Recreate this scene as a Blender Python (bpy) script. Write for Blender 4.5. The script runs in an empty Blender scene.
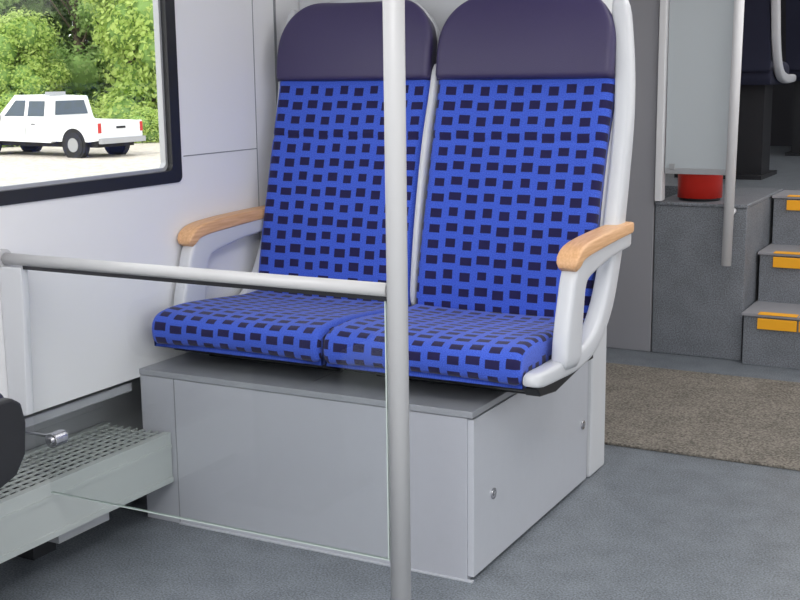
import bpy, bmesh, math, random
from mathutils import Vector, Matrix
random.seed(7)
S=bpy.context.scene
COL=S.collection
S.view_settings.view_transform='Standard'

# ---------------------------------------------------------------- helpers
def srgb(c):
    return tuple(((v/255)/12.92 if v/255<=.04045 else ((v/255+.055)/1.055)**2.4) for v in c)+(1,)
def mat(name,c,rough=.5,metal=0,spec=.5,speck=0,scale=300,bump=0,bscale=200):
    m=bpy.data.materials.new(name);m.use_nodes=True
    nt=m.node_tree;b=nt.nodes['Principled BSDF']
    b.inputs['Base Color'].default_value=srgb(c);b.inputs['Roughness'].default_value=rough
    b.inputs['Metallic'].default_value=metal;b.inputs['Specular IOR Level'].default_value=spec
    tc=nt.nodes.new('ShaderNodeTexCoord')
    if speck:
        n=nt.nodes.new('ShaderNodeTexNoise');n.inputs['Scale'].default_value=scale;n.inputs['Detail'].default_value=3
        n2=nt.nodes.new('ShaderNodeTexNoise');n2.inputs['Scale'].default_value=scale*.06;n2.inputs['Detail'].default_value=4
        nt.links.new(tc.outputs['Object'],n.inputs['Vector']);nt.links.new(tc.outputs['Object'],n2.inputs['Vector'])
        ad=nt.nodes.new('ShaderNodeMath');ad.operation='MULTIPLY_ADD';ad.inputs[1].default_value=.2
        nt.links.new(n2.outputs[0],ad.inputs[0])
        ml=nt.nodes.new('ShaderNodeMath');ml.operation='MULTIPLY';ml.inputs[1].default_value=.8
        nt.links.new(n.outputs[0],ml.inputs[0]);nt.links.new(ml.outputs[0],ad.inputs[2])
        r=nt.nodes.new('ShaderNodeValToRGB');L=srgb(c)
        r.color_ramp.elements[0].position=.38;r.color_ramp.elements[1].position=.62
        r.color_ramp.elements[0].color=tuple(v*(1-speck) for v in L[:3])+(1,)
        r.color_ramp.elements[1].color=tuple(min(1,v*(1+speck)) for v in L[:3])+(1,)
        nt.links.new(ad.outputs[0],r.inputs[0]);nt.links.new(r.outputs[0],b.inputs['Base Color'])
    if bump:
        n=nt.nodes.new('ShaderNodeTexNoise');n.inputs['Scale'].default_value=bscale
        nt.links.new(tc.outputs['Object'],n.inputs['Vector'])
        bp=nt.nodes.new('ShaderNodeBump');bp.inputs['Strength'].default_value=bump;bp.inputs['Distance'].default_value=.002
        nt.links.new(n.outputs[0],bp.inputs['Height']);nt.links.new(bp.outputs[0],b.inputs['Normal'])
    return m
def glassmat(name,tint,k=.3,b0=.03):
    m=bpy.data.materials.new(name);m.use_nodes=True;nt=m.node_tree;nt.nodes.clear()
    o=nt.nodes.new('ShaderNodeOutputMaterial');mx=nt.nodes.new('ShaderNodeMixShader')
    t=nt.nodes.new('ShaderNodeBsdfTransparent');t.inputs[0].default_value=tint
    g=nt.nodes.new('ShaderNodeBsdfGlossy');g.inputs['Roughness'].default_value=.02
    lw=nt.nodes.new('ShaderNodeLayerWeight');lw.inputs[0].default_value=.5
    pw=nt.nodes.new('ShaderNodeMath');pw.operation='POWER';pw.inputs[1].default_value=3
    ma=nt.nodes.new('ShaderNodeMath');ma.operation='MULTIPLY_ADD';ma.inputs[1].default_value=k;ma.inputs[2].default_value=b0
    nt.links.new(lw.outputs['Facing'],pw.inputs[0]);nt.links.new(pw.outputs[0],ma.inputs[0])
    nt.links.new(ma.outputs[0],mx.inputs[0]);nt.links.new(t.outputs[0],mx.inputs[1]);nt.links.new(g.outputs[0],mx.inputs[2])
    nt.links.new(mx.outputs[0],o.inputs[0]);return m

def link(o,parent=None):
    COL.objects.link(o)
    if parent: o.parent=parent
    return o
def empty(name,loc=(0,0,0)):
    e=bpy.data.objects.new(name,None);e.empty_display_size=.1;e.location=loc;return link(e)
def obj(name,verts,faces,mats,parent=None,smooth=False,bevel=0,fm=None,uv=None,seg=2):
    me=bpy.data.meshes.new(name);me.from_pydata([tuple(v) for v in verts],[],faces)
    for m in (mats if isinstance(mats,(list,tuple)) else [mats]): me.materials.append(m)
    if fm:
        for p,i in zip(me.polygons,fm): p.material_index=i
    if uv:
        l=me.uv_layers.new(name='UVMap')
        for lp in me.loops: l.data[lp.index].uv=uv[lp.vertex_index]
    bm=bmesh.new();bm.from_mesh(me);bmesh.ops.recalc_face_normals(bm,faces=bm.faces);bm.to_mesh(me);bm.free()
    if smooth:
        for p in me.polygons: p.use_smooth=True
    o=bpy.data.objects.new(name,me);link(o,parent)
    if bevel:
        b=o.modifiers.new('bev','BEVEL');b.width=bevel;b.segments=seg;b.limit_method='ANGLE'
    return o
class MB:
    """mesh builder collecting boxes / cylinders / polygons"""
    def __init__(s): s.v=[];s.f=[];s.m=[]
    def box(s,x0,x1,y0,y1,z0,z1,m=0):
        n=len(s.v);s.v+=[(x0,y0,z0),(x1,y0,z0),(x1,y1,z0),(x0,y1,z0),(x0,y0,z1),(x1,y0,z1),(x1,y1,z1),(x0,y1,z1)]
        for q in ((0,3,2,1),(4,5,6,7),(0,1,5,4),(1,2,6,5),(2,3,7,6),(3,0,4,7)): s.f.append(tuple(n+i for i in q));s.m.append(m)
        return s
    def cyl(s,p0,p1,r0,r1=None,m=0,k=24):
        if r1 is None:r1=r0
        p0=Vector(p0);p1=Vector(p1);d=(p1-p0).normalized()
        a=d.orthogonal().normalized();b=d.cross(a);n=len(s.v)
        for p,r in ((p0,r0),(p1,r1)):
            for i in range(k):
                t=2*math.pi*i/k;s.v.append(tuple(p+a*math.cos(t)*r+b*math.sin(t)*r))
        for i in range(k): s.f.append((n+i,n+(i+1)%k,n+k+(i+1)%k,n+k+i));s.m.append(m)
        s.f.append(tuple(n+i for i in range(k))[::-1]);s.f.append(tuple(n+k+i for i in range(k)));s.m+=[m,m]
        return s
    def prism(s,pts,ax,a0,a1,m=0):
        """pts 2D polygon in the plane perpendicular to ax"""
        n=len(s.v);k=len(pts)
        for a in (a0,a1):
            for p in pts:
                if ax==0:s.v.append((a,p[0],p[1]))
                elif ax==1:s.v.append((p[0],a,p[1]))
                else:s.v.append((p[0],p[1],a))
        for i in range(k): s.f.append((n+i,n+(i+1)%k,n+k+(i+1)%k,n+k+i));s.m.append(m)
        s.f.append(tuple(n+i for i in range(k))[::-1]);s.f.append(tuple(n+k+i for i in range(k)));s.m+=[m,m]
        return s
    def make(s,name,mats,parent=None,bevel=0,smooth=False,seg=2):
        o=obj(name,s.v,s.f,mats,parent,bevel=bevel,fm=s.m,seg=seg)
        if smooth:
            for p in o.data.polygons: p.use_smooth=len(p.vertices)==4
        return o
def catmull(P,n):
    P=[Vector(p) for p in P];Q=[P[0]*2-P[1]]+P+[P[-1]*2-P[-2]];out=[]
    segs=len(P)-1
    for k in range(n+1):
        t=k/n*segs;i=min(int(t),segs-1);t-=i
        a,b,c,d=Q[i],Q[i+1],Q[i+2],Q[i+3]
        out.append(.5*((2*b)+(c-a)*t+(2*a-5*b+4*c-d)*t*t+(3*b-a-3*c+d)*t**3))
    L=[0]
    for a,b in zip(out,out[1:]): L.append(L[-1]+(b-a).length)
    res=[];j=0
    for k in range(n+1):
        s=L[-1]*k/n
        while j<n-1 and L[j+1]<s: j+=1
        w=(s-L[j])/max(1e-9,L[j+1]-L[j]);res.append(out[j].lerp(out[j+1],w))
    return res,L[-1]
def pad(name,xc,hw,pts,R,mats,parent,T=.05,base=None,bucket=0,nx=34,ns=48,roundends=(1,1),seams=()):
    C,L=catmull(pts,ns);V=[];U=[]
    N=[]
    for i in range(ns+1):
        t=(C[min(i+1,ns)]-C[max(i-1,0)]).normalized();N.append(Vector((-t[1],t[0])))
    us=[math.sin(math.pi/2*math.sin(math.pi/2*(2*j/nx-1))) for j in range(nx+1)]
    for i in range(ns+1):
        s=L*i/ns;w=hw(i/ns)
        for u in us:
            a=max(0,R-w*(1-abs(u)));b=0
            if roundends[0]: b=max(b,R-s)
            if roundends[1]: b=max(b,R-(L-s))
            d=R-math.sqrt(max(0,R*R-a*a-b*b))
            d+=bucket*(1-abs(u)**2.5)
            for sm in seams: d+=.005*math.exp(-((i/ns-sm)*L/.007)**2)
            p=C[i]-N[i]*d
            V.append((xc+u*w,p[0],p[1]));U.append((u*w+.5+xc,s))
    n1=len(V)
    for i in range(ns+1):
        w=hw(i/ns)
        for u in us:
            p=base(C[i]) if base else C[i]-N[i]*T
            V.append((xc+u*w,p[0],p[1]));U.append((u*w+.5+xc+(.04 if u>0 else -.04)*(1 if abs(u)>.99 else 0),L*i/ns))
    F=[];W=nx+1
    for i in range(ns):
        for j in range(nx):
            a=i*W+j;F.append((a,a+1,a+W+1,a+W));F.append((n1+a,n1+a+W,n1+a+W+1,n1+a+1))
        F.append((i*W,i*W+W,n1+i*W+W,n1+i*W));a=i*W+nx;F.append((a,n1+a,n1+a+W,a+W))
    for j in range(nx):
        F.append((j,n1+j,n1+j+1,j+1));a=ns*W+j;F.append((a,a+1,n1+a+1,n1+a))
    return obj(name,V,F,mats,parent,smooth=True,uv=U)
def sweep(name,pts,xc,wx,th,mats,parent,ns=40,k=24,e=4,xo=None):
    """rounded-rectangle section swept along a path in the YZ plane; th list = in-plane thickness"""
    C,L=catmull(pts,ns);V=[];F=[]
    for i in range(ns+1):
        t=(C[min(i+1,ns)]-C[max(i-1,0)]).normalized();n=Vector((-t[1],t[0]))
        f=i/ns*(len(th)-1);q=min(int(f),len(th)-2);h=th[q]*(1-(f-q))+th[q+1]*(f-q)
        capd=min(i,ns-i);sc=(.7,.92,1)[min(capd,2)]
        ox=xo(i/ns) if xo else 0
        for j in range(k):
            a=2*math.pi*j/k;c,s_=math.cos(a),math.sin(a)
            x=math.copysign(abs(c)**(2/e),c)*wx/2*sc;y=math.copysign(abs(s_)**(2/e),s_)*h/2*sc
            p=C[i]+n*y;V.append((xc+x+ox,p[0],p[1]))
    for i in range(ns):
        for j in range(k): F.append((i*k+j,i*k+(j+1)%k,(i+1)*k+(j+1)%k,(i+1)*k+j))
    F.append(tuple(range(k))[::-1]);F.append(tuple(ns*k+j for j in range(k)))
    return obj(name,V,F,mats,parent,smooth=True)

# ---------------------------------------------------------------- materials
M_wall=mat('wall_white',(226,226,229),.45)
M_seam=mat('wall_seam',(135,137,142),.6)
M_part=mat('partition_grey',(206,208,212),.5)
M_box=mat('pedestal_grey',(177,179,188),.3,speck=.03,scale=500)
M_boxd=mat('pedestal_door',(187,190,198),.3,speck=.03,scale=500)
M_boxt=mat('pedestal_top',(152,155,162),.35,speck=.03,scale=500)
M_dark=mat('black_plastic',(28,29,34),.5)
M_rub=mat('rubber_black',(30,31,35),.45)
M_alu=mat('aluminium',(184,186,190),.35,metal=.4)
M_chrome=mat('chrome',(200,200,205),.2,metal=1)
M_pole=mat('pole_paint',(190,190,192),.35)
M_shell=mat('seat_shell_white',(202,204,209),.35)
M_wood=mat('beech_wood',(224,172,122),.45)
M_head=mat('headrest_leather',(58,50,88),.42,bump=.3,bscale=400)
M_floor=mat('floor_vinyl',(115,121,128),.38,speck=.45,scale=200)
M_mat=mat('mat_carpet',(124,118,110),.95,speck=.5,scale=130,bump=1,bscale=500)
M_cab=mat('cabinet_speckle',(118,122,129),.5,speck=.35,scale=200)
M_dpanel=mat('door_panel_grey',(150,150,156),.45)
M_lpanel=mat('light_panel',(192,199,204),.4)
M_yel=mat('stair_yellow',(255,180,30),.5)
M_red=mat('extinguisher_red',(215,45,32),.3)
M_ceil=mat('ceiling_white',(228,228,228),.6)
M_heat=mat('heater_alu',(186,192,191),.4,metal=.1)
M_heatd=mat('heater_dark',(40,42,46),.6)
M_navy=mat('dark_seat_fabric',(34,36,58),.85)
M_back=mat('dark_wall',(48,48,54),.7)
M_gl=glassmat('divider_glass',(.98,.988,.985,1),.5,.03)
M_gle=mat('glass_edge',(196,208,204),.3)
M_wgl=glassmat('window_glass',(.98,.99,.985,1),.15,.02)

nt=M_wood.node_tree;b=nt.nodes['Principled BSDF'];tc=nt.nodes.new('ShaderNodeTexCoord')
mp=nt.nodes.new('ShaderNodeMapping');mp.inputs['Scale'].default_value=(60,4,60)
n=nt.nodes.new('ShaderNodeTexNoise');n.inputs['Scale'].default_value=3
r=nt.nodes.new('ShaderNodeValToRGB');r.color_ramp.elements[0].color=srgb((208,158,112));r.color_ramp.elements[1].color=srgb((228,182,138))
r.color_ramp.elements[0].position=.3;r.color_ramp.elements[1].position=.7
nt.links.new(tc.outputs['Object'],mp.inputs[0]);nt.links.new(mp.outputs[0],n.inputs['Vector']);nt.links.new(n.outputs[0],r.inputs[0]);nt.links.new(r.outputs[0],b.inputs['Base Color'])

def fabric():
    m=bpy.data.materials.new('seat_fabric_blue');m.use_nodes=True;nt=m.node_tree;N=nt.nodes;Lk=nt.links
    b=N['Principled BSDF'];b.inputs['Roughness'].default_value=.85;b.inputs['Specular IOR Level'].default_value=.2
    b.inputs['Sheen Weight'].default_value=.15
    uv=N.new('ShaderNodeUVMap');uv.uv_map='UVMap';sp=N.new('ShaderNodeSeparateXYZ');Lk.new(uv.outputs[0],sp.inputs[0])
    def M(op,a,b_=None,c=None):
        n=N.new('ShaderNodeMath');n.operation=op
        for i,v in enumerate((a,b_,c)):
            if v is None: continue
            if isinstance(v,(int,float)): n.inputs[i].default_value=v
            else: Lk.new(v,n.inputs[i])
        return n.outputs[0]
    px,py=.0505,.0435
    U=M('DIVIDE',sp.outputs[0],px);Vv=M('DIVIDE',sp.outputs[1],py)
    ci=M('FLOOR',U)
    odd=M('MODULO',ci,2)
    Vs=M('ADD',Vv,M('MULTIPLY',odd,.14))
    cj=M('FLOOR',Vs)
    cmb=N.new('ShaderNodeCombineXYZ');Lk.new(ci,cmb.inputs[0]);Lk.new(cj,cmb.inputs[1])
    wn=N.new('ShaderNodeTexWhiteNoise');wn.noise_dimensions='2D';Lk.new(cmb.outputs[0],wn.inputs['Vector'])
    fu=M('ABSOLUTE',M('SUBTRACT',M('FRACT',U),.5));fv=M('ABSOLUTE',M('SUBTRACT',M('FRACT',Vs),.5))
    odd2=M('MODULO',cj,2)
    wlim=M('MULTIPLY_ADD',wn.outputs['Value'],.08,M('MULTIPLY_ADD',odd2,.05,.25))
    spc=N.new('ShaderNodeSeparateColor');Lk.new(wn.outputs['Color'],spc.inputs[0])
    hlim=M('MULTIPLY_ADD',spc.outputs[1],.05,.25)
    mask=M('MULTIPLY',M('LESS_THAN',fu,wlim),M('LESS_THAN',fv,hlim))
    ns=N.new('ShaderNodeTexNoise');ns.inputs['Scale'].default_value=420;ns.inputs['Detail'].default_value=2;Lk.new(uv.outputs[0],ns.inputs['Vector'])
    rr=N.new('ShaderNodeValToRGB');rr.color_ramp.elements[0].position=.3;rr.color_ramp.elements[1].position=.7
    rr.color_ramp.elements[0].color=srgb((44,70,180));rr.color_ramp.elements[1].color=srgb((76,108,216));Lk.new(ns.outputs[0],rr.inputs[0])
    mx=N.new('ShaderNodeMix');mx.data_type='RGBA';Lk.new(mask,mx.inputs[0]);Lk.new(rr.outputs[0],mx.inputs[6]);mx.inputs[7].default_value=srgb((32,28,72))
    Lk.new(mx.outputs[2],b.inputs['Base Color'])
    bp=N.new('ShaderNodeBump');bp.inputs['Strength'].default_value=.4;bp.inputs['Distance'].default_value=.0015
    Lk.new(ns.outputs[0],bp.inputs['Height']);Lk.new(bp.outputs[0],b.inputs['Normal'])
    return m
M_fab=fabric()

XW=-2.12; XR=.78; ZC=2.2
# ---------------------------------------------------------------- room shell
MB().box(-2.26,XR,-2,5.75,-.08,0).make('floor',[M_floor])
MB().box(-2.3,XR+.1,-2.1,9.1,ZC,ZC+.08).make('ceiling',[M_ceil])
w=MB();T=XW-.14;T2_=XW-.028
w.box(T2_,XW,-2,2.68,.40,.91);w.box(T2_,XW,2.68,9,.40,ZC);w.box(T2_,XW,-2,2.68,1.80,ZC);w.box(T2_,XW,-2,-.6,.91,1.80)
w.box(T-.03,T,-2,9,0,.45,1);w.box(T,T2_,-2,9,.43,.45,0)
w.box(XW-.002,XW+.0012,2.70,3.058,.978,.981,2);w.box(XW-.002,XW+.0012,3.0565,3.0595,.62,ZC,2);w.box(XW-.002,XW+.0012,3.17,3.182,.43,ZC,2)
w.make('wall_left',[M_wall,M_alu,M_seam])
MB().box(T,XW-.02,-1,2.46,.36,.385).box(T,T+.012,-1,2.46,.30,.36).make('baseboard_left',[M_alu],bevel=.003)
# unseen right wall: window band and glazed door opening added to let daylight in
w=MB();w.box(XR,XR+.1,-2,-.7,0,.9);w.box(XR,XR+.1,2.4,9,0,.9);w.box(XR,XR+.1,-.7,2.4,0,.05);w.box(XR,XR+.1,-2,9,1.95,ZC)
for y in (-2,-.82,2.32,4.2,6.5): w.box(XR,XR+.1,y,y+.18,.05,1.95)
w.box(XR,XR+.1,8.75,9,.9,1.95)
w.make('wall_right',[M_wall])
d=MB()
for y in (-.62,.84):
    d.box(XR+.03,XR+.07,y,y+.08,.06,1.94);d.box(XR+.03,XR+.07,y+1.38,y+1.46,.06,1.94);d.box(XR+.03,XR+.07,y+.08,y+1.38,.06,.16);d.box(XR+.03,XR+.07,y+.08,y+1.38,1.87,1.94);d.box(XR+.048,XR+.052,y+.08,y+1.38,.16,1.87,1)
d.make('added_daylight_door',[M_part,M_wgl])  # unseen door, added so daylight enters from floor level
MB().box(-2.3,XR+.1,-2.1,-2,0,ZC).make('wall_front',[M_wall])
MB().box(-2.3,XR+.1,9,9.1,0,ZC).make('wall_back',[M_back])

def rrect(y0,y1,z0,z1,r,k=8):
    P=[]
    for cy,cz,a0 in ((y1-r,z0+r,-90),(y1-r,z1-r,0),(y0+r,z1-r,90),(y0+r,z0+r,180)):
        for i in range(k+1):
            a=math.radians(a0+90*i/k);P.append((cy+r*math.cos(a),cz+r*math.sin(a)))
    return P
def ring(o,i,x0,x1,mb,m=0):
    n=len(mb.v);k=len(o)
    for x in (x0,x1):
        for P in (o,i):
            for p in P: mb.v.append((x,p[0],p[1]))
    for j in range(k):
        q=(j+1)%k
        for f in ((n+j,n+q,n+k+q,n+k+j),(n+2*k+j,n+3*k+j,n+3*k+q,n+2*k+q),(n+j,n+2*k+j,n+2*k+q,n+q),(n+k+j,n+k+q,n+3*k+q,n+3*k+j)):
            mb.f.append(f);mb.m.append(m)
win=empty('window_1',(XW,1.0,1.35))
def local(o,e): o.matrix_parent_inverse=Matrix.Translation(e.location).inverted();return o
fr=MB();ring(rrect(-.62,2.685,.910,1.82,.018),rrect(-.58,2.645,.943,1.78,.018),XW-.03,XW+.005,fr)
ring(rrect(-.59,2.65,.94,1.79,.015),rrect(-.575,2.636,.952,1.775,.015),XW-.03,XW-.012,fr,1)
local(fr.make('frame',[M_rub,M_alu],win),win)
g=MB();g.box(XW-.026,XW-.022,-.59,2.65,.94,1.79);local(g.make('pane',[M_wgl],win),win)

# ---------------------------------------------------------------- seat pedestal
ped=MB()
ped.box(-2.12,-1.146,2.47,3.28,0,.405,0)
ped.box(-2.12,-1.13,2.467,3.285,.407,.423,5)
ped.box(-1.146,-1.13,2.474,3.277,.012,.402,1)
ped.box(-2.0075,-2.0045,2.4685,2.471,0,.407,2)
ped.box(-2.005,-1.13,2.464,2.475,0,.005,1)
ped.box(-1.62,-1.617,2.55,3.0,.421,.424,2)
for y,z in ((2.587,.187),(3.235,.187)):
    ped.cyl((-1.131,y,z),(-1.126,y,z),.014,m=4);ped.cyl((-1.126,y,z),(-1.124,y,z),.006,m=2)
ped.make('seat_pedestal',[M_box,M_boxd,M_seam,M_wall,M_chrome,M_boxt],bevel=.002)

MB().box(-2.12,-1.13,3.31,3.45,0,ZC).make('wall_partition',[M_part],bevel=.01)

# ---------------------------------------------------------------- seats
SEATY=[(2.487,.487),(2.470,.500),(2.462,.530),(2.470,.562),(2.505,.582),(2.60,.587),(2.74,.577),(2.88,.565),(2.98,.566)]
BACKY=[(2.945,.54),(2.95,.60),(2.963,.68),(2.985,.78),(3.017,.90),(3.055,1.03),(3.095,1.15),(3.104,1.185)]
HEADY=[(3.092,1.176),(3.090,1.20),(3.099,1.26),(3.118,1.33),(3.140,1.38),(3.165,1.407),(3.20,1.412)]
SHELLY=[(2.99,.50),(3.0,.60),(3.02,.72),(3.05,.85),(3.085,.98),(3.125,1.10),(3.145,1.2),(3.16,1.28),(3.18,1.36),(3.205,1.41),(3.235,1.42)]
def arch(w,t0,mn,e=2.3):
    def f(s):
        if s<t0: return w
        t=(s-t0)/(1-t0)*.97
        return w*max(mn,(1-t**e)**(1/e))
    return f
def seat(name,xc,side,fab=M_fab,head=M_head,shell=M_shell):
    e=empty(name,(xc,2.9,.5))
    P=[]
    hw=.259
    P.append(pad('cushion',xc,lambda s:hw+.004,SEATY,.019,fab,e,base=lambda c:Vector((max(c[0],2.482),.487)),bucket=.008))
    P.append(pad('backrest',xc,lambda s:hw-.006*math.sin(math.pi*s),BACKY,.026,fab,e,T=.05,bucket=.014,roundends=(1,0),ns=90,seams=(.74,)))
    P.append(pad('headrest',xc,arch(hw,.30,.3),HEADY,.018,head,e,T=.05,bucket=.004,roundends=(1,1)))
    P.append(pad('shell',xc,arch(hw+.006,.74,.3),SHELLY,.012,shell,e,T=.035,roundends=(0,0)))
    b=MB();b.prism([(2.60,.448),(2.53,.470),(2.52,.488),(3.03,.488),(3.05,.435)],0,xc-hw+.02,xc+hw-.02)
    b.box(xc-.22,xc+.215,2.66,3.0,.4245,.46)  # wide black block: mounts plus stand-in for the shadow under the cushion
    P.append(b.make('seat_support_shade',[M_dark],e,bevel=.004))
    xa=xc+side*(hw+.026)
    fp=[(2.47,.512),(2.52,.507),(2.62,.503),(2.75,.503),(2.87,.528),(2.965,.60),(3.03,.72),(3.075,.86),(3.11,1.0),(3.14,1.15),(3.155,1.28),(3.165,1.39)]
    ft=[.036,.042,.05,.06,.08,.08,.072,.068,.062,.058,.05]
    if side>0:
        P.append(sweep('side_frame',fp,xa,.046,ft,shell,e,ns=60,xo=lambda f:-side*.03*max(0,(f-.72)/.28)**2))
    else:
        xa+=.006
        P.append(sweep('side_frame',[(y+.018,z) for y,z in fp[3:]],xc-hw-.010,.026,[.05,.05,.045,.045,.045,.04,.035],shell,e,ns=60,xo=lambda f:.03*max(0,(f-.75)/.25)**2))
    ya=.02 if side>0 else 0; xb_=xa+(.012 if side>0 else 0)
    P.append(sweep('armrest_strut',[(y+ya,z) for y,z in [(2.655,.50),(2.662,.57),(2.680,.65),(2.698,.705),(2.735,.738),(2.82,.750),(2.95,.755),(3.10,.760)]],xb_,.044,[.115,.105,.09,.085,.07,.05,.045,.045],shell,e,ns=50,e=6))
    P.append(sweep('armrest_pad',[(y+ya,z) for y,z in [(2.655,.737),(2.668,.757),(2.70,.772),(2.78,.780),(2.95,.787),(3.10,.790)]],xb_,.058 if side>0 else .054,[.034,.036,.036,.034,.032,.030],M_wood,e,e=7,k=32))
    if side>0:
        b=MB();b.prism([(2.50,.487),(2.52,.464),(2.62,.452),(2.84,.478),(2.80,.489)],0,xa-.03,xa+.008);P.append(b.make('frame_bracket',[M_dark],e,bevel=.003))
    for p in P: local(p,e)
    return e
sL=seat('train_seat',-1.812,-1)
sR=seat('train_seat',-1.275,1)
o=sweep('centre_rib',[(2.99,.55),(2.995,.62),(3.01,.72),(3.04,.86),(3.075,1.0),(3.115,1.12),(3.14,1.22)],-1.5435,.020,[.06,.06,.065,.065,.065,.05],M_shell,sR);local(o,sR)

# ---------------------------------------------------------------- heater
h=MB();y0,y1=.3,2.464;xa,xb=-2.25,-2.02
h.box(xb-.012,xb,y0,y1,.125,.255,0);h.box(xb-.012,xb+.003,y0,y1,.12,.135,0);h.box(xb-.002,xb+.003,y0,y1,.215,.225,0)
h.box(xb-.02,xb+.001,y0,y1,.249,.258,0);h.box(xa,xa+.02,y0,y1,.249,.258,0)
h.box(xa,xb-.012,y0,y1,.12,.15,1);h.box(xa+.002,xb-.02,y0,y1,.15,.215,2)
y=y0
while y<y1: h.box(xa+.01,xb-.02,y,y+.006,.250,.2545,0);y+=.031
for i in range(1,8): x=xa+.02+i*(xb-xa-.04)/8; h.box(x-.0025,x+.0025,y0,y1,.251,.2555,0)
for a,b_ in ((2.05,2.23),(1.0,1.2)):
    h.box(-2.2,-2.04,a,b_,.088,.12,1);h.box(-2.24,-2.18,a+.05,b_-.05,0,.12,2)
h.make('radiator_heater',[M_heat,M_alu,M_heatd])

# ---------------------------------------------------------------- pole, handrail, glass
YP=2.01
MB().cyl((-1.079,YP,0),(-1.079,YP,ZC),.0205,k=40).cyl((-1.079,YP,0),(-1.079,YP,.012),.04,k=40).cyl((-1.079,YP,ZC-.012),(-1.079,YP,ZC),.04,k=40).make('grab_pole',[M_pole],smooth=True)
rl=MB();rl.cyl((-2.118,YP,.789),(-1.0995,YP,.789),.0135,k=32).cyl((-2.12,YP,.789),(-2.108,YP,.789),.022,k=32)
rl.make('handrail',[M_pole],smooth=True)
ge=empty('glass_divider',(-1.6,YP,.5))
g=MB();g.prism([(-2.052,.772),(-1.106,.772),(-1.106,.238),(-2.012,.238),(-2.012,.30),(-2.052,.30)],1,YP-.003,YP+.003);local(g.make('glass_pane',[M_gl],ge),ge)
g=MB();g.box(-2.012,-1.106,YP-.003,YP+.003,.2355,.238);g.box(-1.106,-1.1035,YP-.003,YP+.003,.2355,.772);local(g.make('glass_edge',[M_gle],ge),ge)
g=MB();g.prism([(-2.119,.772),(-2.05,.772),(-2.05,.70),(-2.062,.42),(-2.119,.42)],1,YP-.012,YP+.012);local(g.make('wall_bracket',[M_shell],ge,bevel=.003),ge)
g=MB();g.cyl((-1.985,YP-.02,.372),(-1.985,YP+.02,.372),.018);g.cyl((-1.985,YP-.026,.372),(-1.985,YP+.026,.372),.009);g.box(-2.12,-1.985,YP+.004,YP+.010,.368,.376)
local(g.make('glass_clamp',[M_chrome],ge,bevel=.002),ge)
g=MB();g.box(-2.05,-1.1,YP-.005,YP+.005,.768,.777);local(g.make('top_seal',[M_dark],ge),ge)

# ---------------------------------------------------------------- dark seat at lower left
ds=empty('folding_seat',(-1.9,1.4,.5))
def mirr(o,yc):
    for v in o.data.vertices: v.co.y=yc-v.co.y
    o.data.flip_normals()
a=pad('cushion',-1.885,lambda s:.195,[(y,z+.05) for y,z in SEATY],.03,M_navy,ds,base=lambda c:Vector((max(c[0],2.492),.490)),bucket=.006);mirr(a,4.07);local(a,ds)
a=pad('backrest',-1.885,lambda s:.195,[(y,z+.03) for y,z in BACKY],.03,M_navy,ds,T=.06,bucket=.01);mirr(a,4.06);local(a,ds)
g=MB();
for x in (-2.11,-1.685): g.prism([(1.53,.45),(1.575,.465),(1.60,.50),(1.607,.56),(1.598,.60),(1.575,.615),(1.1,.61),(1.0,.9),(.95,.9),(1.02,.47)],0,x,x+.025)
g.box(-2.1,-1.67,1.05,1.5,.45,.49);g.box(-2.0,-1.75,1.1,1.2,0,.45);g.box(-2.01,-1.7,1.0,1.35,0,.02)
local(g.make('side_bracket',[M_dark],ds,bevel=.006,seg=3),ds)

# ---------------------------------------------------------------- mat
MB().box(-2.0,.5,3.65,4.70,0,.010).make('floor_mat',[M_mat],bevel=.003)

# ---------------------------------------------------------------- far end: panel, cabinet, stairs
MB().box(-2.12,-1.445,5.0,5.06,0,ZC).make('wall_end_panel',[M_dpanel],bevel=.004)
MB().box(-1.438,-1.408,4.975,5.03,.657,ZC).make('trim_1',[M_wall],bevel=.004)
c=MB();c.box(-1.44,-1.058,5.0,5.74,0,.64);c.box(-1.44,-1.055,4.992,5.74,.64,.655);c.make('equipment_cabinet',[M_cab],bevel=.004)
c=MB();c.box(-1.403,-1.12,5.0,5.018,.772,ZC,0);c.box(-1.403,-1.12,4.997,5.0,.772,.797,1);c.box(-1.385,-1.36,4.994,4.999,.79,.815,1);c.make('cabinet_door',[M_lpanel,M_alu],bevel=.003)
ey=5.125
c=MB();c.cyl((-1.285,ey,.656),(-1.285,ey,.667),.085,k=32,m=1).cyl((-1.285,ey,.667),(-1.285,ey,1.05),.093,k=32).cyl((-1.285,ey,1.05),(-1.285,ey,1.12),.093,.03,k=32).cyl((-1.285,ey,1.12),(-1.285,ey,1.17),.025,m=1).box(-1.295,-1.275,ey-.08,ey+.02,1.15,1.18,1)
c.make('fire_extinguisher',[M_red,M_dark],smooth=True)
c=MB();c.cyl((-1.118,4.93,.41),(-1.098,4.93,ZC),.020,k=28).cyl((-1.11,4.93,.62),(-1.11,4.99,.63),.012).cyl((-1.095,4.93,1.9),(-1.095,4.99,1.9),.012)
c.make('grab_handle',[M_wall],smooth=True)
st=MB()
for i,(y,z) in enumerate(((4.95,.218),(5.22,.433),(5.47,.65))):
    st.box(-1.043,.29,y,5.74,z-.218 if i else 0,z-.012,0);st.box(-1.05,.29,y-.012,5.74,z-.012,z,2)
    x=-.985
    while x<.12:
        st.box(x,x+.155,y-.016,y-.002,z-.062,z-.018,1);st.box(x,x+.155,y-.0145,y+.035,z-.003,z+.0015,1);x+=.163
st.make('staircase',[M_cab,M_yel,M_dpanel],bevel=.002)
MB().box(.305,XR-.01,4.95,5.74,0,.65).make('stair_side_cabinet',[M_cab])
MB().box(-2.12,XR,5.75,9,.5,.65).make('floor_upper',[M_floor])
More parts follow.
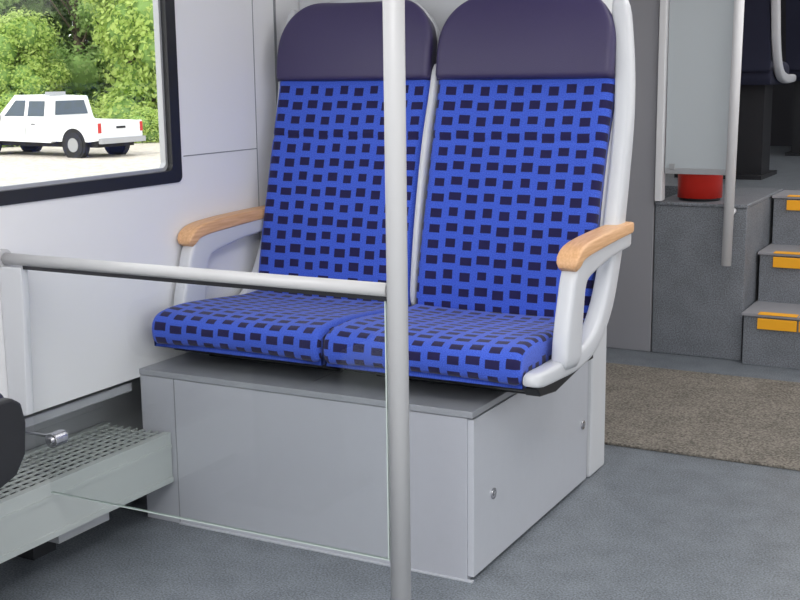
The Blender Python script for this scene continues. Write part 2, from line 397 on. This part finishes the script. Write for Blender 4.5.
def upseat(x,y,flip):
    e=empty('dark_seat',(x,y,.65));P=[]
    P.append(pad('cushion',x,lambda s:.24,SEATY,.028,M_navy,e,base=lambda c:Vector((max(c[0],2.492),.47))))
    P.append(pad('backrest',x,lambda s:.24,BACKY,.03,M_navy,e,T=.06))
    P.append(pad('headrest',x,arch(.24,.42,.35),HEADY,.02,M_dark,e,T=.05))
    P.append(sweep('side_frame',[(2.5,.50),(2.75,.50),(2.90,.54),(2.99,.66),(3.05,.85),(3.13,1.1),(3.19,1.38)],x+.265,.04,[.04,.05,.06,.07,.07],M_shell,e))
    g=MB();g.box(x-.2,x+.2,2.7,2.9,.02,.47);g.box(x-.22,x+.22,2.6,3.0,0,.02);P.append(g.make('pedestal',[M_dark],e))
    for p in P:
        for v in p.data.vertices:
            yy=v.co.y-2.8; v.co.y=y+(-yy if flip else yy);v.co.z+=.65
        local(p,e)
upseat(-1.47,6.4,True);upseat(-.66,7.2,False);upseat(-1.25,8.2,True)

# ---------------------------------------------------------------- exterior
GZ=-1.4
M_grav=mat('gravel',(194,186,176),.95,speck=.18,scale=6)
MB().box(-160,60,-40,140,GZ-.1,GZ).make('ground',[M_grav])
M_truck=mat('truck_white',(232,234,236),.3)
M_tint=mat('truck_glass',(70,82,92),.1)
M_tyre=mat('tyre',(35,35,36),.8)
M_hub=mat('hub',(170,172,176),.35,metal=.7)
M_tail=mat('tail_light',(190,30,25),.3)
M_und=mat('underbody',(30,30,32),.8)
tk=empty('pickup_truck',(0,0,0))
b=MB()
for s0,s1 in ((-1.0,-.92),(.92,1.0)): b.prism([(-3.0,.55),(-3.0,1.12),(-.95,1.15),(-.95,.5),(-2.6,.5)],1,s0,s1)
b.box(-2.98,-.95,-.95,.95,.55,.65);b.box(-3.02,-2.94,-.95,.95,.58,1.13)
b.prism([(-.95,.45),(-.95,1.18),(1.35,1.18),(1.6,1.15),(2.85,1.05),(2.95,.9),(2.95,.5)],1,-1.0,1.0)
cab=[(-.93,1.17),(-.86,1.9),(.75,1.95),(1.5,1.17)]
k=len(cab);V0=len(b.v)
for sgn in (-1,1):
    for (x,z) in cab: b.v.append((x,sgn*(.98 if z<1.5 else .80),z))
for i in range(k): b.f.append((V0+i,V0+(i+1)%k,V0+k+(i+1)%k,V0+k+i));b.m.append(0)
b.f.append(tuple(V0+i for i in range(k)));b.f.append(tuple(V0+k+i for i in range(k)));b.m+=[0,0]
def cabq(x0,x1,x2,x3,z0,z1,m=1):
    for sgn in (-1,1):
        n=len(b.v)
        for (x,z) in ((x0,z0),(x1,z0),(x2,z1),(x3,z1)):
            yw=.98-(.18)*(z-1.17)/.75; b.v.append((x,sgn*(yw+.012),z))
        b.f.append((n,n+1,n+2,n+3));b.m.append(m)
cabq(-.68,.06,.06,-.64,1.28,1.76);cabq(.22,1.12,.68,.22,1.28,1.78)
for P4 in ([(-.94,-.72,1.32),(-.94,.72,1.32),(-.885,.62,1.76),(-.885,-.62,1.76)],[(1.49,-.85,1.24),(1.49,.85,1.24),(.85,.72,1.89),(.85,-.72,1.89)]):
    n=len(b.v);b.v+=P4;b.f.append((n,n+1,n+2,n+3));b.m.append(1)
b.box(-3.15,-3.0,-.98,.98,.45,.62,4);b.box(2.9,3.05,-.98,.98,.42,.62,4)
for s in (-1,1): b.box(-3.03,-2.98,s*.93-.06,s*.93+.06,.78,1.08,2);b.box(1.25,1.4,s*1.15-.1,s*1.15+.1,1.15,1.4,3)
for s in (-1,1): b.box(-.30,-.12,s*1.004-.006,s*1.004+.006,1.02,1.05,3);b.box(.14,.155,s*1.001-.004,s*1.001+.004,.5,1.17,3)
b.box(-3.035,-3.01,-.2,.2,.9,.97,3);b.box(-.35,-.15,-.35,.35,1.93,2.04,4)
b.box(-2.8,2.8,-.8,.8,.32,.5,3)
for x in (-1.95,2.0):
    for s in (-1,1):
        b.cyl((x,s*.80,.42),(x,s*1.012,.42),.50,m=3,k=28);b.cyl((x,s*.78,.40),(x,s*1.03,.40),.40,m=5,k=28);b.cyl((x,s*1.02,.40),(x,s*1.045,.40),.22,m=4,k=20)
o=b.make('truck_body',[M_truck,M_tint,M_tail,M_und,M_hub,M_tyre],tk)
tk.location=(-29.98,31.11,GZ);tk.rotation_euler=(0,0,math.radians(177.6));tk.scale=(1.04,1.04,1.04)

def leafmat(name,c0,c1):
    m=bpy.data.materials.new(name);m.use_nodes=True;nt=m.node_tree;b=nt.nodes['Principled BSDF']
    g=nt.nodes.new('ShaderNodeNewGeometry');r=nt.nodes.new('ShaderNodeValToRGB')
    r.color_ramp.elements[0].color=srgb(c0);r.color_ramp.elements[1].color=srgb(c1)
    tc=nt.nodes.new('ShaderNodeTexCoord');n=nt.nodes.new('ShaderNodeTexNoise');n.inputs['Scale'].default_value=.9
    nt.links.new(tc.outputs['Object'],n.inputs['Vector'])
    ad=nt.nodes.new('ShaderNodeMath');ad.operation='MULTIPLY_ADD';ad.inputs[1].default_value=.3
    m2=nt.nodes.new('ShaderNodeMath');m2.operation='MULTIPLY';m2.inputs[1].default_value=.7
    nt.links.new(n.outputs[0],m2.inputs[0]);nt.links.new(g.outputs['Random Per Island'],ad.inputs[0]);nt.links.new(m2.outputs[0],ad.inputs[2])
    nt.links.new(ad.outputs[0],r.inputs[0]);nt.links.new(r.outputs[0],b.inputs['Base Color']);b.inputs['Roughness'].default_value=.9;b.inputs['Specular IOR Level'].default_value=.1
    t=nt.nodes.new('ShaderNodeBsdfTranslucent');mx=nt.nodes.new('ShaderNodeMixShader');mx.inputs[0].default_value=.5
    nt.links.new(r.outputs[0],t.inputs[0]);nt.links.new(b.outputs[0],mx.inputs[1]);nt.links.new(t.outputs[0],mx.inputs[2]);nt.links.new(mx.outputs[0],nt.nodes['Material Output'].inputs[0])
    return m
M_leafA=leafmat('leaf_a',(156,188,94),(214,226,146));M_leafB=leafmat('leaf_b',(130,164,98),(184,206,134))
M_bark=mat('bark',(110,98,82),.9,speck=.3,scale=8);M_core=mat('foliage_core',(124,154,86),1)
def treemesh(name,H,Rr,nb,nl,lm,seed):
    rnd=random.Random(seed);mb=MB();mb.cyl((0,0,0),(0,0,H*.6),.22,.1,m=0,k=10)
    blobs=[]
    for i in range(nb):
        z=rnd.uniform(.10,.93)*H;rr=Rr*(1-.75*abs(z/H-.42))*rnd.uniform(.1,.75);a=rnd.uniform(0,6.283)
        blobs.append((Vector((rr*math.cos(a),rr*math.sin(a),z)),rnd.uniform(.7,1.35)))
        mb.cyl((0,0,min(z*.6,H*.55)),tuple(blobs[-1][0]),.06,.02,m=0,k=5)
    for c,rb in blobs:
        for i in range(nl//nb):
            d=Vector((rnd.gauss(0,1),rnd.gauss(0,1),rnd.gauss(0,1))).normalized()
            p=c+d*rb*rnd.uniform(.6,1.15);p.z=max(p.z,.1);s=rnd.uniform(.07,.15)
            nn=(d+Vector((rnd.gauss(0,.5),rnd.gauss(0,.5),rnd.gauss(0,.5)+.4))).normalized();a=nn.orthogonal().normalized()
            a=(Matrix.Rotation(rnd.uniform(0,6.28),3,nn)@a);bb=nn.cross(a);n=len(mb.v)
            for q in (a*s,bb*s*.6,-a*s,-bb*s*.6): mb.v.append(tuple(p+q))
            mb.f.append((n,n+1,n+2,n+3));mb.m.append(1)
        bm=bmesh.new();bmesh.ops.create_icosphere(bm,subdivisions=2,radius=rb*.66);n=len(mb.v)
        for v in bm.verts: mb.v.append(tuple(v.co+c))
        for f in bm.faces: mb.f.append(tuple(n+v.index for v in f.verts));mb.m.append(2)
        bm.free()
    me=bpy.data.meshes.new(name);me.from_pydata(mb.v,[],mb.f)
    for m in (M_bark,lm,M_core): me.materials.append(m)
    for p,i in zip(me.polygons,mb.m): p.material_index=i
    return me
T1=treemesh('tree_a',10.5,4.0,44,20000,M_leafB,1);T2=treemesh('tree_b',6.5,2.8,26,14000,M_leafA,2);T3=treemesh('bush',3.0,2.2,14,8000,M_leafA,5)
view=Vector((-.677,.736));side=Vector((.736,.677))
rnd=random.Random(3)
for i in range(14):
    p=view*(62+(i%2)*4+rnd.uniform(-1,1))+side*(-18+i*3.0);o=bpy.data.objects.new('tree',T1);link(o);o.location=(p.x,p.y,GZ);o.rotation_euler=(0,0,rnd.uniform(0,6));s=rnd.uniform(1.05,1.25);o.scale=(s,s,s)
for k_,(s_,d_,sc) in enumerate(((-11,56,1.0),(-6.5,58,.85),(-2.6,57,.8),(2.2,54,1.1),(6.5,56,1.0),(11,56,1.1))):
    p=view*d_+side*s_;o=bpy.data.objects.new('tree',T2);link(o);o.location=(p.x,p.y,GZ);o.rotation_euler=(0,0,k_*1.3);o.scale=(sc,sc,sc)
for k_ in range(11):
    p=view*(49.5+rnd.uniform(-.7,.7))+side*(-15+k_*2.9);o=bpy.data.objects.new('bush',T3);link(o);o.location=(p.x,p.y,GZ);o.rotation_euler=(0,0,k_*2.1);s=rnd.uniform(.5,.75);o.scale=(s,s,s*.75)

# ---------------------------------------------------------------- lights
W=bpy.data.worlds.new('sky');S.world=W;W.use_nodes=True;nt=W.node_tree
bg=nt.nodes['Background'];bg.inputs[0].default_value=(.98,.99,1,1);bg.inputs[1].default_value=2.0
sun=bpy.data.lights.new('sun','SUN');sun.energy=2.0;sun.angle=.1;sun.color=(1,.97,.9);so=bpy.data.objects.new('sun',sun);link(so)
so.rotation_euler=Vector((0,.75,-.66)).to_track_quat('-Z','Y').to_euler()
def area(name,loc,sx,sy,e,c=(1,.99,.975)):  # unseen area lights added as overhead fill, no fixtures modelled
    l=bpy.data.lights.new(name,'AREA');l.shape='RECTANGLE';l.size=sx;l.size_y=sy;l.energy=e;l.color=c
    o=bpy.data.objects.new(name,l);link(o);o.location=loc;return o
area('overhead_fill',(-.30,-.4,ZC-.03),.8,3.0,76)  # added fill towards the camera side, brightens the front faces
area('overhead_fill',(-1.35,-.1,ZC-.03),.5,2.8,20)
area('overhead_fill',(-.4,4.0,ZC-.03),.5,3,23)
area('overhead_fill',(-.8,7.2,ZC-.03),.5,2,9)  # added fill to brighten the upper level seats

# ---------------------------------------------------------------- camera
psi=math.radians(28.1);th=math.radians(10.65);rho=math.radians(.7)
fw=Vector((-math.sin(psi)*math.cos(th),math.cos(psi)*math.cos(th),-math.sin(th)))
r=Vector((math.cos(psi),math.sin(psi),0));u=r.cross(fw)
r2=r*math.cos(rho)-u*math.sin(rho);u2=u*math.cos(rho)+r*math.sin(rho)
cam=bpy.data.cameras.new('camera');co=bpy.data.objects.new('camera',cam);link(co)
cam.sensor_width=36;cam.lens=36*1207/800;cam.clip_end=500;cam.clip_start=.05
mw=Matrix((r2,u2,-fw)).transposed().to_4x4();mw.translation=Vector((0,0,1.2));co.matrix_world=mw
S.camera=co
